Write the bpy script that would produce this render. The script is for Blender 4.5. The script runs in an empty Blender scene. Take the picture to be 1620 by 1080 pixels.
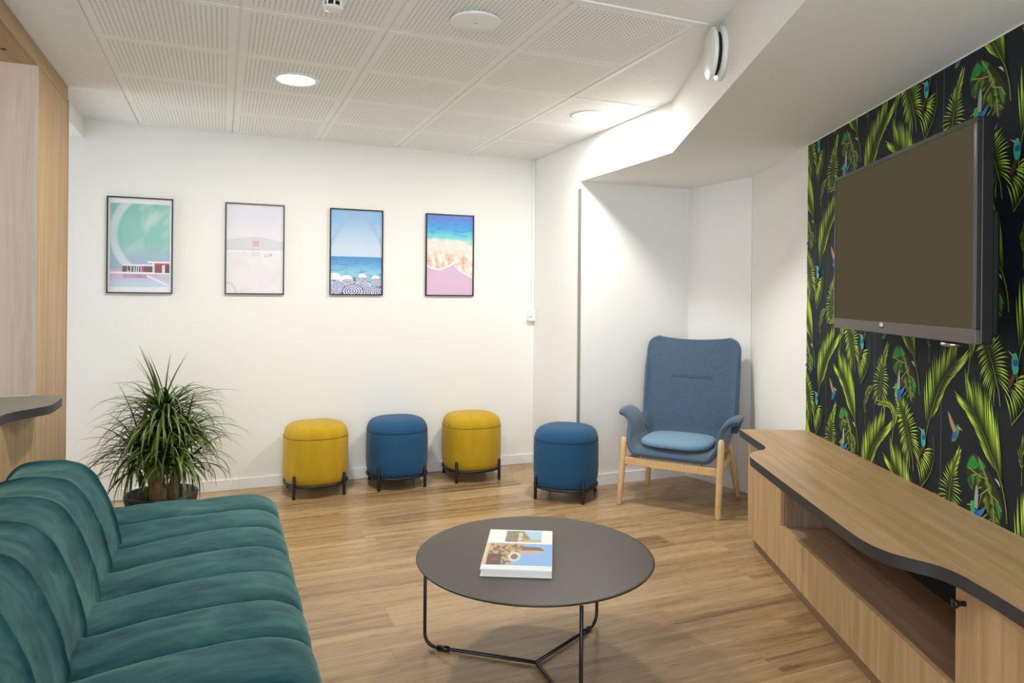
import bpy, bmesh, math, random
import numpy as np
from mathutils import Vector, Matrix, Euler
random.seed(7)
sc = bpy.context.scene
COL = sc.collection
PI = math.pi
R = math.radians

# ------------------------------------------------------------------ camera
CAM_H = 1.4226
yaw, roll = R(22.517), R(0.5218)
cam = bpy.data.cameras.new('camera')
cam_ob = bpy.data.objects.new('camera', cam)
COL.objects.link(cam_ob)
r_ = Vector((math.cos(yaw), -math.sin(yaw), 0)); f_ = Vector((math.sin(yaw), math.cos(yaw), 0)); u_ = Vector((0, 0, 1))
xc = r_ * math.cos(roll) + u_ * math.sin(roll); yc = -r_ * math.sin(roll) + u_ * math.cos(roll); zc = -f_
M = Matrix.Identity(4)
for i in range(3):
    M[i][0], M[i][1], M[i][2] = xc[i], yc[i], zc[i]
M[2][3] = CAM_H
cam_ob.matrix_world = M
cam.sensor_width = 36.0
cam.lens = 1107.19 / 1620 * 36
cam.shift_y = -73.74 / 1620
cam.clip_start = 0.05
sc.camera = cam_ob

# ------------------------------------------------------------------ world, exposure
sc.view_settings.view_transform = 'Standard'
sc.view_settings.look = 'None'
sc.view_settings.exposure = 0.68
sc.view_settings.gamma = 1.0
sc.view_settings.use_curve_mapping = False
w = bpy.data.worlds.new('world'); sc.world = w
w.use_nodes = True
w.node_tree.nodes['Background'].inputs[0].default_value = (0.86, 0.93, 1.0, 1)
w.node_tree.nodes['Background'].inputs[1].default_value = 3.2
LAMP_W = 19.0        # watts of each ceiling downlight

CE = 2.574           # ceiling height
SOF = 2.27           # soffit height
D = 5.427            # back wall

# ------------------------------------------------------------------ materials
def s2l(c):
    c = np.asarray(c, dtype=float)
    if c.max() > 1.0: c = c / 255.0
    return np.where(c <= 0.04045, c / 12.92, ((c + 0.055) / 1.055) ** 2.4)
def L4(c):
    l = s2l(c); return (float(l[0]), float(l[1]), float(l[2]), 1.0)

class NT:
    def __init__(self, m):
        self.t = m.node_tree; self.n = self.t.nodes; self.l = self.t.links
    def new(self, typ, **kw):
        nd = self.n.new(typ)
        for k, v in kw.items():
            if k.startswith('i_'):
                key = k[2:]; key = int(key) if key.isdigit() else key
                s = nd.inputs[key]
                if isinstance(v, bpy.types.NodeSocket): self.l.new(v, s)
                else: s.default_value = v
            else: setattr(nd, k, v)
        return nd
    def math(self, op, a, b=None, c=None):
        nd = self.n.new('ShaderNodeMath'); nd.operation = op
        for i, v in enumerate((a, b, c)):
            if v is None: continue
            if isinstance(v, bpy.types.NodeSocket): self.l.new(v, nd.inputs[i])
            else: nd.inputs[i].default_value = v
        return nd.outputs[0]
    def ramp(self, fac, stops):
        nd = self.n.new('ShaderNodeValToRGB'); self.l.new(fac, nd.inputs[0])
        e = nd.color_ramp.elements
        while len(e) < len(stops): e.new(0.5)
        for k, (p, c) in enumerate(stops): e[k].position = p; e[k].color = c
        return nd.outputs[0]
    def mix(self, fac, a, b, mode='MIX'):
        nd = self.n.new('ShaderNodeMix'); nd.data_type = 'RGBA'; nd.blend_type = mode
        for s, v in ((nd.inputs[0], fac), (nd.inputs[6], a), (nd.inputs[7], b)):
            if isinstance(v, bpy.types.NodeSocket): self.l.new(v, s)
            else: s.default_value = v
        return nd.outputs[2]

def mat(name, col=(200, 200, 200), rough=0.5, metal=0.0, spec=0.5, coat=0.0, sheen=0.0):
    m = bpy.data.materials.new(name); m.use_nodes = True
    b = m.node_tree.nodes['Principled BSDF']
    b.inputs['Base Color'].default_value = L4(col)
    b.inputs['Roughness'].default_value = rough
    b.inputs['Metallic'].default_value = metal
    b.inputs['Specular IOR Level'].default_value = spec
    b.inputs['Coat Weight'].default_value = coat
    b.inputs['Sheen Weight'].default_value = sheen
    return m
def bsdf(m): return m.node_tree.nodes['Principled BSDF']
def noise_tint(m, c1, c2, scale=40.0, detail=4.0, bump=0.0, stretch=(1, 1, 1), lo=0.35, hi=0.65, bscale=None):
    t = NT(m); tc = t.new('ShaderNodeTexCoord')
    mp = t.new('ShaderNodeMapping', i_Vector=tc.outputs['Object'], i_Scale=stretch)
    ns = t.new('ShaderNodeTexNoise', i_Vector=mp.outputs[0], i_Scale=scale, i_Detail=detail)
    col = t.ramp(ns.outputs[0], [(lo, L4(c1)), (hi, L4(c2))])
    t.l.new(col, bsdf(m).inputs['Base Color'])
    if bump:
        n2 = ns
        if bscale: n2 = t.new('ShaderNodeTexNoise', i_Vector=tc.outputs['Object'], i_Scale=bscale, i_Detail=2.0)
        bp = t.new('ShaderNodeBump', i_Strength=bump, i_Distance=0.002, i_Height=n2.outputs[0])
        t.l.new(bp.outputs[0], bsdf(m).inputs['Normal'])
    return m
def wood(name, c_dark, c_mid, c_light, axis, rough=0.5, seed=0.0):
    m = mat(name, c_mid, rough); t = NT(m)
    tc = t.new('ShaderNodeTexCoord')
    sc1 = [22.0, 22.0, 22.0]; sc1[axis] = 1.1
    sc2 = [230.0, 230.0, 230.0]; sc2[axis] = 7.0
    m1 = t.new('ShaderNodeMapping', i_Vector=tc.outputs['Object'], i_Scale=sc1, i_Location=(seed, seed * 1.7, seed * .6))
    m2 = t.new('ShaderNodeMapping', i_Vector=tc.outputs['Object'], i_Scale=sc2)
    n1 = t.new('ShaderNodeTexNoise', i_Vector=m1.outputs[0], i_Scale=1.0, i_Detail=6.0, i_Roughness=0.55, i_Distortion=0.4)
    n2 = t.new('ShaderNodeTexNoise', i_Vector=m2.outputs[0], i_Scale=1.0, i_Detail=3.0)
    f = t.math('ADD', t.math('MULTIPLY', n1.outputs[0], 0.72), t.math('MULTIPLY', n2.outputs[0], 0.28))
    col = t.ramp(f, [(0.30, L4(c_dark)), (0.5, L4(c_mid)), (0.68, L4(c_light))])
    t.l.new(col, bsdf(m).inputs['Base Color'])
    bp = t.new('ShaderNodeBump', i_Strength=0.12, i_Distance=0.001, i_Height=n2.outputs[0])
    t.l.new(bp.outputs[0], bsdf(m).inputs['Normal'])
    return m
def attr_mat(name, rough=0.6, coat=0.0, spec=0.5):
    m = mat(name, (128, 128, 128), rough, coat=coat, spec=spec); t = NT(m)
    a = t.new('ShaderNodeAttribute', attribute_name='print')
    t.l.new(a.outputs['Color'], bsdf(m).inputs['Base Color'])
    return m

MW = mat('white_wall_paint', (236, 235, 231), 0.75, spec=0.25)
noise_tint(MW, (234, 233, 229), (238, 237, 233), 260.0, 2.0, bump=0.06)
MCE = mat('ceiling_plaster', (232, 231, 227), 0.85, spec=0.2)
noise_tint(MCE, (238, 238, 236), (242, 242, 240), 30.0, 3.0, bump=0.04, bscale=240.0)
MBASE = mat('white_skirting_paint', (240, 239, 236), 0.45)
MRAIL = mat('white_ceiling_rail', (238, 237, 234), 0.5)
MPLAST = mat('white_plastic', (236, 236, 234), 0.35)
MBLACK = mat('black_powder_coat', (22, 20, 22), 0.42)
MBLKPL = mat('black_plastic', (16, 16, 18), 0.35)
MANTH = mat('anthracite_edge', (52, 50, 51), 0.45)
noise_tint(MANTH, (48, 46, 48), (57, 55, 55), 300.0, 2.0)
MGREYTOP = mat('grey_laminate', (122, 121, 112), 0.4)
noise_tint(MGREYTOP, (118, 117, 108), (127, 126, 117), 220.0, 3.0)
MTABLE = mat('brown_black_table_lacquer', (66, 60, 54), 0.42)
noise_tint(MTABLE, (58, 49, 39), (75, 65, 52), 420.0, 3.0, bump=0.25)
OAK = ((160, 127, 88), (186, 152, 110), (204, 172, 130))
OAK_LIT = ((166, 133, 94), (192, 159, 117), (210, 179, 138))  # oak lightened for upright fronts: light from the left put into the colour
WX = wood('oak_grain_lengthwise', *OAK, 0, 0.42)
WZ = wood('oak_grain_upright', *OAK_LIT, 2, 0.5, 3.1)
WZ2 = wood('oak_niche_panel_lit', (204, 184, 168), (224, 207, 192), (234, 220, 207), 2, 0.5, 5.3)  # paler copy of the oak: light on the niche panels put into the colour
WY = wood('oak_grain_crosswise', *OAK, 1, 0.5, 7.7)
WDOOR = wood('oak_door', (166, 132, 96), (192, 157, 118), (208, 175, 136), 2, 0.5, 9.2)
MBEECH = mat('light_birch', (214, 178, 128), 0.42)
noise_tint(MBEECH, (205, 168, 117), (222, 187, 139), 14.0, 4.0, stretch=(6, 6, 1))
MBRASS = mat('brass_fixing', (190, 150, 60), 0.3, metal=1.0)
MCHROME = mat('silver_metal', (200, 200, 200), 0.25, metal=1.0)
MALU = mat('grey_aluminium_strip', (168, 165, 156), 0.4, metal=0.6)
MDARK = mat('dark_gap', (14, 13, 13), 0.8)

# floor planks running along X
MFLOOR = mat('oak_plank_floor', (190, 155, 110), 0.36)
t = NT(MFLOOR)
tc = t.new('ShaderNodeTexCoord'); sx = t.new('ShaderNodeSeparateXYZ', i_0=tc.outputs['Object'])
PW, PL = 0.185, 1.22
ry = t.math('DIVIDE', sx.outputs[1], PW); row = t.math('FLOOR', ry); fy = t.math('FRACT', ry)
wn1 = t.new('ShaderNodeTexWhiteNoise', noise_dimensions='1D', i_W=row)
rx = t.math('ADD', t.math('DIVIDE', sx.outputs[0], PL), wn1.outputs[0]); ix = t.math('FLOOR', rx); fx = t.math('FRACT', rx)
cid = t.new('ShaderNodeCombineXYZ', i_0=row, i_1=ix)
wn2 = t.new('ShaderNodeTexWhiteNoise', noise_dimensions='2D', i_Vector=cid.outputs[0])
gv = t.new('ShaderNodeCombineXYZ', i_0=t.math('ADD', t.math('MULTIPLY', sx.outputs[0], 1.15), t.math('MULTIPLY', wn2.outputs[0], 37.0)),
           i_1=t.math('ADD', t.math('MULTIPLY', sx.outputs[1], 21.0), t.math('MULTIPLY', wn2.outputs[0], 91.0)))
n1 = t.new('ShaderNodeTexNoise', i_Vector=gv.outputs[0], i_Scale=1.0, i_Detail=7.0, i_Roughness=0.6, i_Distortion=0.55)
gv2 = t.new('ShaderNodeCombineXYZ', i_0=t.math('MULTIPLY', sx.outputs[0], 9.0), i_1=t.math('MULTIPLY', sx.outputs[1], 150.0))
n2 = t.new('ShaderNodeTexNoise', i_Vector=gv2.outputs[0], i_Scale=1.0, i_Detail=3.0)
g = t.math('ADD', t.math('MULTIPLY', n1.outputs[0], 0.75), t.math('MULTIPLY', n2.outputs[0], 0.22))
g = t.math('ADD', g, t.math('MULTIPLY', t.math('SUBTRACT', wn2.outputs[0], 0.5), 0.22))
fc = t.ramp(g, [(0.27, L4((114, 86, 56))), (0.41, L4((153, 123, 86))), (0.54, L4((173, 144, 104))), (0.70, L4((191, 163, 123)))])
e1 = t.math('LESS_THAN', fy, 0.010); e2 = t.math('LESS_THAN', fx, 0.0016)
edge = t.math('MULTIPLY', t.math('MAXIMUM', e1, e2), 0.5)
fc = t.mix(edge, fc, L4((105, 76, 46)))
t.l.new(fc, bsdf(MFLOOR).inputs['Base Color'])
rr = t.math('ADD', 0.22, t.math('MULTIPLY', n2.outputs[0], 0.14)); t.l.new(rr, bsdf(MFLOOR).inputs['Roughness'])
bp = t.new('ShaderNodeBump', i_Strength=0.08, i_Distance=0.001, i_Height=n2.outputs[0]); t.l.new(bp.outputs[0], bsdf(MFLOOR).inputs['Normal'])

# perforated ceiling tile (holes 20 mm apart with a plain border)
TS = 0.5985
MTILE = mat('perforated_ceiling_tile', (226, 223, 214), 0.8, spec=0.2)
t = NT(MTILE); tc = t.new('ShaderNodeTexCoord'); sx = t.new('ShaderNodeSeparateXYZ', i_0=tc.outputs['Object'])
def cellmath(o, T):
    lx = t.math('MULTIPLY', t.math('FRACT', t.math('DIVIDE', o, T)), T)
    ins = t.math('MULTIPLY', t.math('GREATER_THAN', lx, 0.036), t.math('LESS_THAN', lx, T - 0.036))
    c = t.math('SUBTRACT', t.math('FRACT', t.math('DIVIDE', t.math('SUBTRACT', lx, 0.036), 0.0202)), 0.5)
    return ins, c
ia, ca = cellmath(sx.outputs[0], 0.6); ib, cb = cellmath(sx.outputs[1], TS)
dd = t.math('ADD', t.math('MULTIPLY', ca, ca), t.math('MULTIPLY', cb, cb))
hole = t.math('MULTIPLY', t.math('LESS_THAN', dd, 0.036), t.math('MULTIPLY', ia, ib))
tcol = t.mix(hole, L4((244, 245, 243)), L4((166, 161, 153)))
t.l.new(tcol, bsdf(MTILE).inputs['Base Color'])

def emis(name, col, s):
    m = bpy.data.materials.new(name); m.use_nodes = True
    b = bsdf(m); b.inputs['Base Color'].default_value = L4(col)
    b.inputs['Emission Color'].default_value = L4(col); b.inputs['Emission Strength'].default_value = s
    return m
MLED = emis('lit_led_diffuser', (255, 250, 238), 6.0)

# ------------------------------------------------------------------ builders
def link(name, me, m=None, parent=None, smooth=False):
    o = bpy.data.objects.new(name, me); COL.objects.link(o)
    if m is not None:
        for mm in (m if isinstance(m, (list, tuple)) else [m]): me.materials.append(mm)
    if parent is not None: o.parent = parent
    if smooth:
        for p in me.polygons: p.use_smooth = True
    return o
def obj(name, bm, m, parent=None, smooth=False, bevel=0.0, segs=2, loc=None):
    me = bpy.data.meshes.new(name)
    bmesh.ops.recalc_face_normals(bm, faces=bm.faces)
    bm.to_mesh(me); bm.free()
    o = link(name, me, m, parent, smooth)
    if loc: o.location = loc
    if bevel:
        md = o.modifiers.new('bevel', 'BEVEL'); md.width = bevel; md.segments = segs; md.limit_method = 'ANGLE'; md.angle_limit = R(40)
    return o
def thing(name, label, cat, loc=(0, 0, 0), rz=0.0, group=None):
    o = bpy.data.objects.new(name, None); COL.objects.link(o)
    o.location = loc; o.rotation_euler = (0, 0, rz); o.empty_display_size = 0.1
    o['label'] = label; o['category'] = cat
    if group: o['group'] = group
    return o
def tag(o, label, cat, group=None):
    o['label'] = label; o['category'] = cat
    if group: o['group'] = group
    return o
def struct(o, label=None, cat=None):
    o['kind'] = 'structure'
    if label: o['label'] = label; o['category'] = cat
    return o
def dup(root, loc, rz, label, group=None):
    r = root.copy(); COL.objects.link(r); r.location = loc; r.rotation_euler = (0, 0, rz); r['label'] = label
    if group: r['group'] = group
    for ch in list(root.children):
        c = ch.copy(); COL.objects.link(c); c.parent = r
        for g in list(ch.children):
            d = g.copy(); COL.objects.link(d); d.parent = c
    return r

def bx(bm, x0, x1, y0, y1, z0, z1):
    v = [bm.verts.new(p) for p in ((x0, y0, z0), (x1, y0, z0), (x1, y1, z0), (x0, y1, z0), (x0, y0, z1), (x1, y0, z1), (x1, y1, z1), (x0, y1, z1))]
    for q in ((0, 3, 2, 1), (4, 5, 6, 7), (0, 1, 5, 4), (1, 2, 6, 5), (2, 3, 7, 6), (3, 0, 4, 7)): bm.faces.new([v[i] for i in q])
    return bm
def box(*a):
    return bx(bmesh.new(), *a)
def prism(bm, pts, z0, z1):
    a = [bm.verts.new((p[0], p[1], z0)) for p in pts]; b = [bm.verts.new((p[0], p[1], z1)) for p in pts]
    n = len(pts)
    bm.faces.new(a); bm.faces.new(b)
    for i in range(n): bm.faces.new((a[i], a[(i + 1) % n], b[(i + 1) % n], b[i]))
    return bm
def lathe(bm, prof, seg=48, c=(0, 0, 0), cap=True):
    rings = []
    for r, z in prof:
        rings.append([bm.verts.new((c[0] + r * math.cos(2 * PI * k / seg), c[1] + r * math.sin(2 * PI * k / seg), c[2] + z)) for k in range(seg)])
    for a, b in zip(rings, rings[1:]):
        for k in range(seg): bm.faces.new((a[k], a[(k + 1) % seg], b[(k + 1) % seg], b[k]))
    if cap: bm.faces.new(rings[0]); bm.faces.new(rings[-1])
    return bm
def tube(bm, pts, r, seg=12, closed=False, caps=True):
    pts = [Vector(p) for p in pts]; n = len(pts); rings = []
    rad = r if isinstance(r, (list, tuple)) else [r] * n
    prev = None
    for i, p in enumerate(pts):
        if closed: tg = pts[(i + 1) % n] - pts[i - 1]
        else: tg = pts[min(i + 1, n - 1)] - pts[max(i - 1, 0)]
        tg.normalize()
        if prev is None:
            a = Vector((0, 0, 1)) if abs(tg.z) < 0.9 else Vector((1, 0, 0))
            nx = tg.cross(a).normalized()
        else:
            nx = (prev - tg * prev.dot(tg)).normalized()
        prev = nx; ny = tg.cross(nx)
        rings.append([bm.verts.new(p + (nx * math.cos(2 * PI * k / seg) + ny * math.sin(2 * PI * k / seg)) * rad[i]) for k in range(seg)])
    pr = list(zip(rings, rings[1:])) + ([(rings[-1], rings[0])] if closed else [])
    for a, b in pr:
        for k in range(seg): bm.faces.new((a[k], a[(k + 1) % seg], b[(k + 1) % seg], b[k]))
    if caps and not closed: bm.faces.new(rings[0]); bm.faces.new(rings[-1])
    return bm
def crom(pts, n):
    """Catmull-Rom resample to n points evenly by length."""
    P = [Vector(p) for p in pts]; P = [P[0] * 2 - P[1]] + P + [P[-1] * 2 - P[-2]]
    out = []
    for i in range(1, len(P) - 2):
        for k in range(24):
            t = k / 24
            a, b, c, d = P[i - 1], P[i], P[i + 1], P[i + 2]
            out.append(0.5 * ((2 * b) + (c - a) * t + (2 * a - 5 * b + 4 * c - d) * t * t + (3 * b - a - 3 * c + d) * t ** 3))
    out.append(P[-2])
    ln = [0.0]
    for a, b in zip(out, out[1:]): ln.append(ln[-1] + (b - a).length)
    res = []; j = 0
    for k in range(n):
        s = ln[-1] * k / (n - 1)
        while j < len(ln) - 2 and ln[j + 1] < s: j += 1
        tt = 0 if ln[j + 1] == ln[j] else (s - ln[j]) / (ln[j + 1] - ln[j])
        res.append(out[j].lerp(out[j + 1], min(1, max(0, tt))))
    return res
def arc_round(pts, rads, seg=8):
    """round the corners of a polygon; rads per vertex."""
    out = []; n = len(pts)
    for i in range(n):
        p = Vector(pts[i]); a = Vector(pts[i - 1]); b = Vector(pts[(i + 1) % n]); r = rads[i]
        if r <= 0: out.append(p); continue
        da = (a - p).normalized(); db = (b - p).normalized()
        for k in range(seg + 1):
            t = k / seg
            q = (p + da * r) * (1 - t) ** 2 + p * 2 * t * (1 - t) + (p + db * r) * t * t
            out.append(q)
    return out
def print_mesh(name, fn, W, H, nu, nv, m, parent, origin, ux, uy):
    """a flat printed sheet: fn(u,v) arrays -> sRGB 0..255, v up."""
    us = (np.arange(nu) + 0.5) / nu; vs = (np.arange(nv) + 0.5) / nv
    U, V = np.meshgrid(us, vs)
    C = s2l(np.clip(fn(U, V), 0, 255).reshape(-1, 3) / 255.0)
    gx = np.linspace(0, W, nu + 1); gy = np.linspace(0, H, nv + 1)
    GX, GY = np.meshgrid(gx, gy)
    P = np.array(origin)[None, :] + GX.reshape(-1, 1) * np.array(ux)[None, :] + GY.reshape(-1, 1) * np.array(uy)[None, :]
    i, j = np.meshgrid(np.arange(nu), np.arange(nv)); i = i.reshape(-1); j = j.reshape(-1)
    F = np.stack([j * (nu + 1) + i, j * (nu + 1) + i + 1, (j + 1) * (nu + 1) + i + 1, (j + 1) * (nu + 1) + i], 1)
    me = bpy.data.meshes.new(name); me.from_pydata(P.tolist(), [], F.tolist())
    ca = me.color_attributes.new('print', 'FLOAT_COLOR', 'CORNER')
    buf = np.ones((len(F), 4, 4), dtype=np.float32); buf[:, :, :3] = C[:, None, :]
    ca.data.foreach_set('color', buf.reshape(-1))
    return link(name, me, m, parent)

# ------------------------------------------------------------------ the room
W0 = Vector((3.126, 3.085, 0)); dw = Vector((-0.4136, -0.9105, 0)).normalized(); nw = Vector((dw.y, -dw.x, 0))
RW = math.atan2(dw.y, dw.x)
def wp(s, o, z=0.0): return W0 + dw * s + nw * o + Vector((0, 0, z))
YB = -0.5   # unseen rear wall left out so world light enters behind the camera
fl = struct(obj('floor', box(-2.6, 4.4, YB, 5.6, -0.12, 0.0), MFLOOR))
ce_o = struct(obj('ceiling', box(-2.6, 4.4, YB, 5.6, CE + 0.012, CE + 0.15), MCE))
# plaster field around the tiles, flush with them
X0T, X1T, X2T = -0.54, 1.86, 2.45
Y5, Y3 = D - 5 * TS, D - 3 * TS
bm = bmesh.new()
bx(bm, -2.6, X0T, YB, D, CE, CE + 0.012); bx(bm, X0T, X1T, YB, Y5, CE, CE + 0.012)
bx(bm, X1T, 4.4, YB, Y3, CE, CE + 0.012); bx(bm, X2T, 4.4, Y3, D, CE, CE + 0.012)
obj('plaster_field', bm, MCE, ce_o)
tb = bmesh.new()
def tile(i, j, x1=None):
    xa = i * 0.6 + 0.006; xb = (i + 1) * 0.6 - 0.006 if x1 is None else x1
    bx(tb, xa, xb, j * TS + 0.004, (j + 1) * TS - 0.004, -0.002, 0.010)
for i in range(4):
    for j in range(5): tile(i, j)
for j in range(2, 5): tile(4, j, 0.585 + 2.4)
tl = obj('tile_panel', tb, MTILE, ce_o, loc=(X0T, Y5, CE))
rb = bmesh.new()
for i in range(5): bx(rb, X0T + i * 0.6 - 0.014, X0T + i * 0.6 + 0.014, Y5, D, CE + 0.004, CE + 0.011)
for j in range(6): bx(rb, X0T, X1T if j < 2 else X2T, Y5 + j * TS - 0.012, Y5 + j * TS + 0.012, CE + 0.005, CE + 0.0115)
obj('grid_rail', rb, MRAIL, ce_o)
eb = bmesh.new()
bx(eb, X0T - 0.022, X0T + 0.004, Y5, D, CE - 0.006, CE + 0.004)
bx(eb, X0T - 0.022, X1T + 0.022, Y5 - 0.022, Y5 + 0.004, CE - 0.006, CE + 0.004)
bx(eb, X1T - 0.002, X1T + 0.022, Y5, Y3 - 0.022, CE - 0.006, CE + 0.004)
bx(eb, X1T - 0.002, X2T, Y3 - 0.022, Y3 + 0.004, CE - 0.006, CE + 0.004)
obj('edge_trim', eb, MRAIL, ce_o)

struct(obj('wall_back', box(-2.6, 2.45, D, D + 0.15, 0, CE + 0.012), MW))
NY = 4.612
struct(obj('wall_right', box(2.45, 4.4, NY, D + 0.15, 0, CE), MW))
C1 = Vector((3.43, NY, 0)); C2 = Vector((3.55, 4.03, 0))
nb = Vector((C1.y - C2.y, -(C1.x - C2.x), 0)).normalized() * 0.12
struct(obj('wall_niche', prism(bmesh.new(), [C1, C2, C2 + nb, C1 + nb], 0, CE), MW))
# the wall that carries the wallpaper, in its own frame (x along the wall towards the camera, y into the wall)
sC = (C2 - W0).dot(dw)
S1 = 5.2
wt = struct(obj('wall_television', box(sC - 0.14, S1, 0.0, 0.14, 0, CE), MW)); wt.location = W0; wt.rotation_euler = (0, 0, RW)
# lowered soffit with its bulkhead face
bd = Vector((-0.4292, -0.9032, 0)).normalized()
B0 = Vector((2.45, NY, SOF)); B1 = Vector((2.45, 3.46, SOF)); B2 = B1 + bd * 5.6
F2 = wp(S1, 0.0, 2.345); F1 = wp(sC, 0.0, 2.296); F0 = Vector((3.43, NY, 2.276))
bm = bmesh.new()
lo = [bm.verts.new(p) for p in (B0, B1, B2, F2, F1, F0)]
hi = [bm.verts.new((p.x, p.y, CE)) for p in (B0, B1, B2, F2, F1, F0)]
for q in ((0, 1, 4, 5), (1, 2, 3, 4)): bm.faces.new([lo[i] for i in q])
bm.faces.new(hi)
for i in range(6): bm.faces.new((lo[i], lo[(i + 1) % 6], hi[(i + 1) % 6], hi[i]))
struct(obj('wall_bulkhead', bm, MW))
# left side: a short downstand beam and the wall behind the timber lining
struct(obj('trim_2', box(-2.6, -0.862, 4.66, D, 2.447, CE), MW))
struct(obj('wall_left', box(-2.6, -1.62, YB, 4.62, 0, CE), MW))
# skirting boards
struct(obj('baseboard_back', box(-2.6, 2.45, D - 0.013, D, 0, 0.08), MBASE, bevel=0.003))
bm = bmesh.new(); bx(bm, 2.437, 2.45, NY - 0.013, D - 0.013, 0, 0.08)
struct(obj('baseboard_right', bm, MBASE, bevel=0.003))
bm = bmesh.new(); bx(bm, 2.45, 3.43, NY - 0.013, NY, 0, 0.08)
ni = -nb.normalized() * 0.013
prism(bm, [C1, C2, C2 + ni, C1 + ni], 0, 0.08)
struct(obj('baseboard_niche', bm, MBASE))
# metal strip on the outer corner of the return wall
struct(obj('trim_1', box(2.444, 2.462, NY - 0.006, NY + 0.012, 0.08, 2.215), MALU))

# ------------------------------------------------------------------ wallpaper print
MPAPER = mat('dark_navy_wallpaper', (16, 23, 34), 0.62, spec=0.3)
MLEAF = attr_mat('printed_palm_leaves', 0.6, spec=0.3)
V, F, CC = [], [], []     # verts, faces, per-face-vertex colours
depth_run = [0.0]
DK = s2l((40, 32, 15)); MD = s2l((104, 126, 34)); LT = s2l((192, 228, 84)); TP = s2l((112, 158, 44))
def poly(pts, cols, o):
    b = len(V)
    for p in pts: V.append((p[0], -o, p[1]))
    F.append(list(range(b, b + len(pts)))); CC.append(cols)
def strip(pts, wid, cols, o):
    """tapered ribbon along pts with half widths and colours"""
    n = len(pts); b = len(V)
    for i in range(n):
        a = pts[max(0, i - 1)]; c = pts[min(n - 1, i + 1)]
        tx, ty = c[0] - a[0], c[1] - a[1]; l = math.hypot(tx, ty) or 1
        nx, ny = -ty / l * wid[i], tx / l * wid[i]
        V.append((pts[i][0] + nx, -o, pts[i][1] + ny)); V.append((pts[i][0] - nx, -o, pts[i][1] - ny))
    for i in range(n - 1):
        F.append([b + 2 * i, b + 2 * i + 1, b + 2 * i + 3, b + 2 * i + 2])
        CC.append([cols[i], cols[i], cols[i + 1], cols[i + 1]])
def leaflet(p, ang, L, bend, wd, o, tone):
    n = 5; pts = [p]; a = ang; wd *= .66
    for i in range(n):
        a += bend / n
        pts.append((pts[-1][0] + math.cos(a) * L / n, pts[-1][1] + math.sin(a) * L / n))
    wid = [wd * .45, wd * .9, wd, wd * .85, wd * .5, wd * .03]
    cols = [DK * tone, DK * .5 * tone + MD * .5 * tone, MD * .7 * tone + LT * .3 * tone, LT * tone, LT * tone, TP * tone]
    strip(pts, wid, cols, o)
def feather(rach, n, lfn, rfn, stem=None, wd=0.0042, tone=1.0, o=0.0005):
    """rach: points base->tip; lfn/rfn(t) -> (angle from the rachis, length, bend)"""
    P = crom([(p[0], p[1], 0) for p in rach], n + 1)
    oo = o
    for k in range(n):
        p, q = P[k], P[k + 1]; ta = math.atan2(q.y - p.y, q.x - p.x); tt = k / (n - 1)
        for fn, sg in ((lfn, 1), (rfn, -1)):
            if fn is None: continue
            r = fn(tt)
            if r is None: continue
            an, L, be = r
            jig = 1 + rnd.uniform(-.17, .13)
            leaflet((p.x, p.y), ta + sg * (an + rnd.uniform(-.05, .05)), L * jig, sg * be, wd * (0.8 + 0.4 * rnd.random()), oo, tone * rnd.choice((.55, .8, .95, 1.1, 1.15)))
            oo += 0.000012
    m = len(P)
    strip([(p.x, p.y) for p in P], [0.0022 * (1 - .8 * i / m) for i in range(m)], [(MD * .7 + LT * .2) * tone] * m, oo + 0.00004)
    if stem:
        Q = [(p.x, p.y) for p in crom([(p[0], p[1], 0) for p in stem], 10)]
        strip(Q, [0.0024] * 10, [(MD * .8 + LT * .15) * tone] * 10, oo)
def blob(cx, cy, pts, col, o, sc=1.0, rot=0.0):
    n = len(pts); q = []
    for i in range(n):                                  # closed smooth outline
        a, b, c, d = (Vector((*pts[(i + k) % n], 0)) for k in (-1, 0, 1, 2))
        for k in range(4):
            t_ = k / 4
            q.append(0.5 * ((2 * b) + (c - a) * t_ + (2 * a - 5 * b + 4 * c - d) * t_ * t_ + (3 * b - a - 3 * c + d) * t_ ** 3))
    poly([(cx + p.x, cy + p.y) for p in q], [s2l(col)] * len(q), o)
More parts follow.
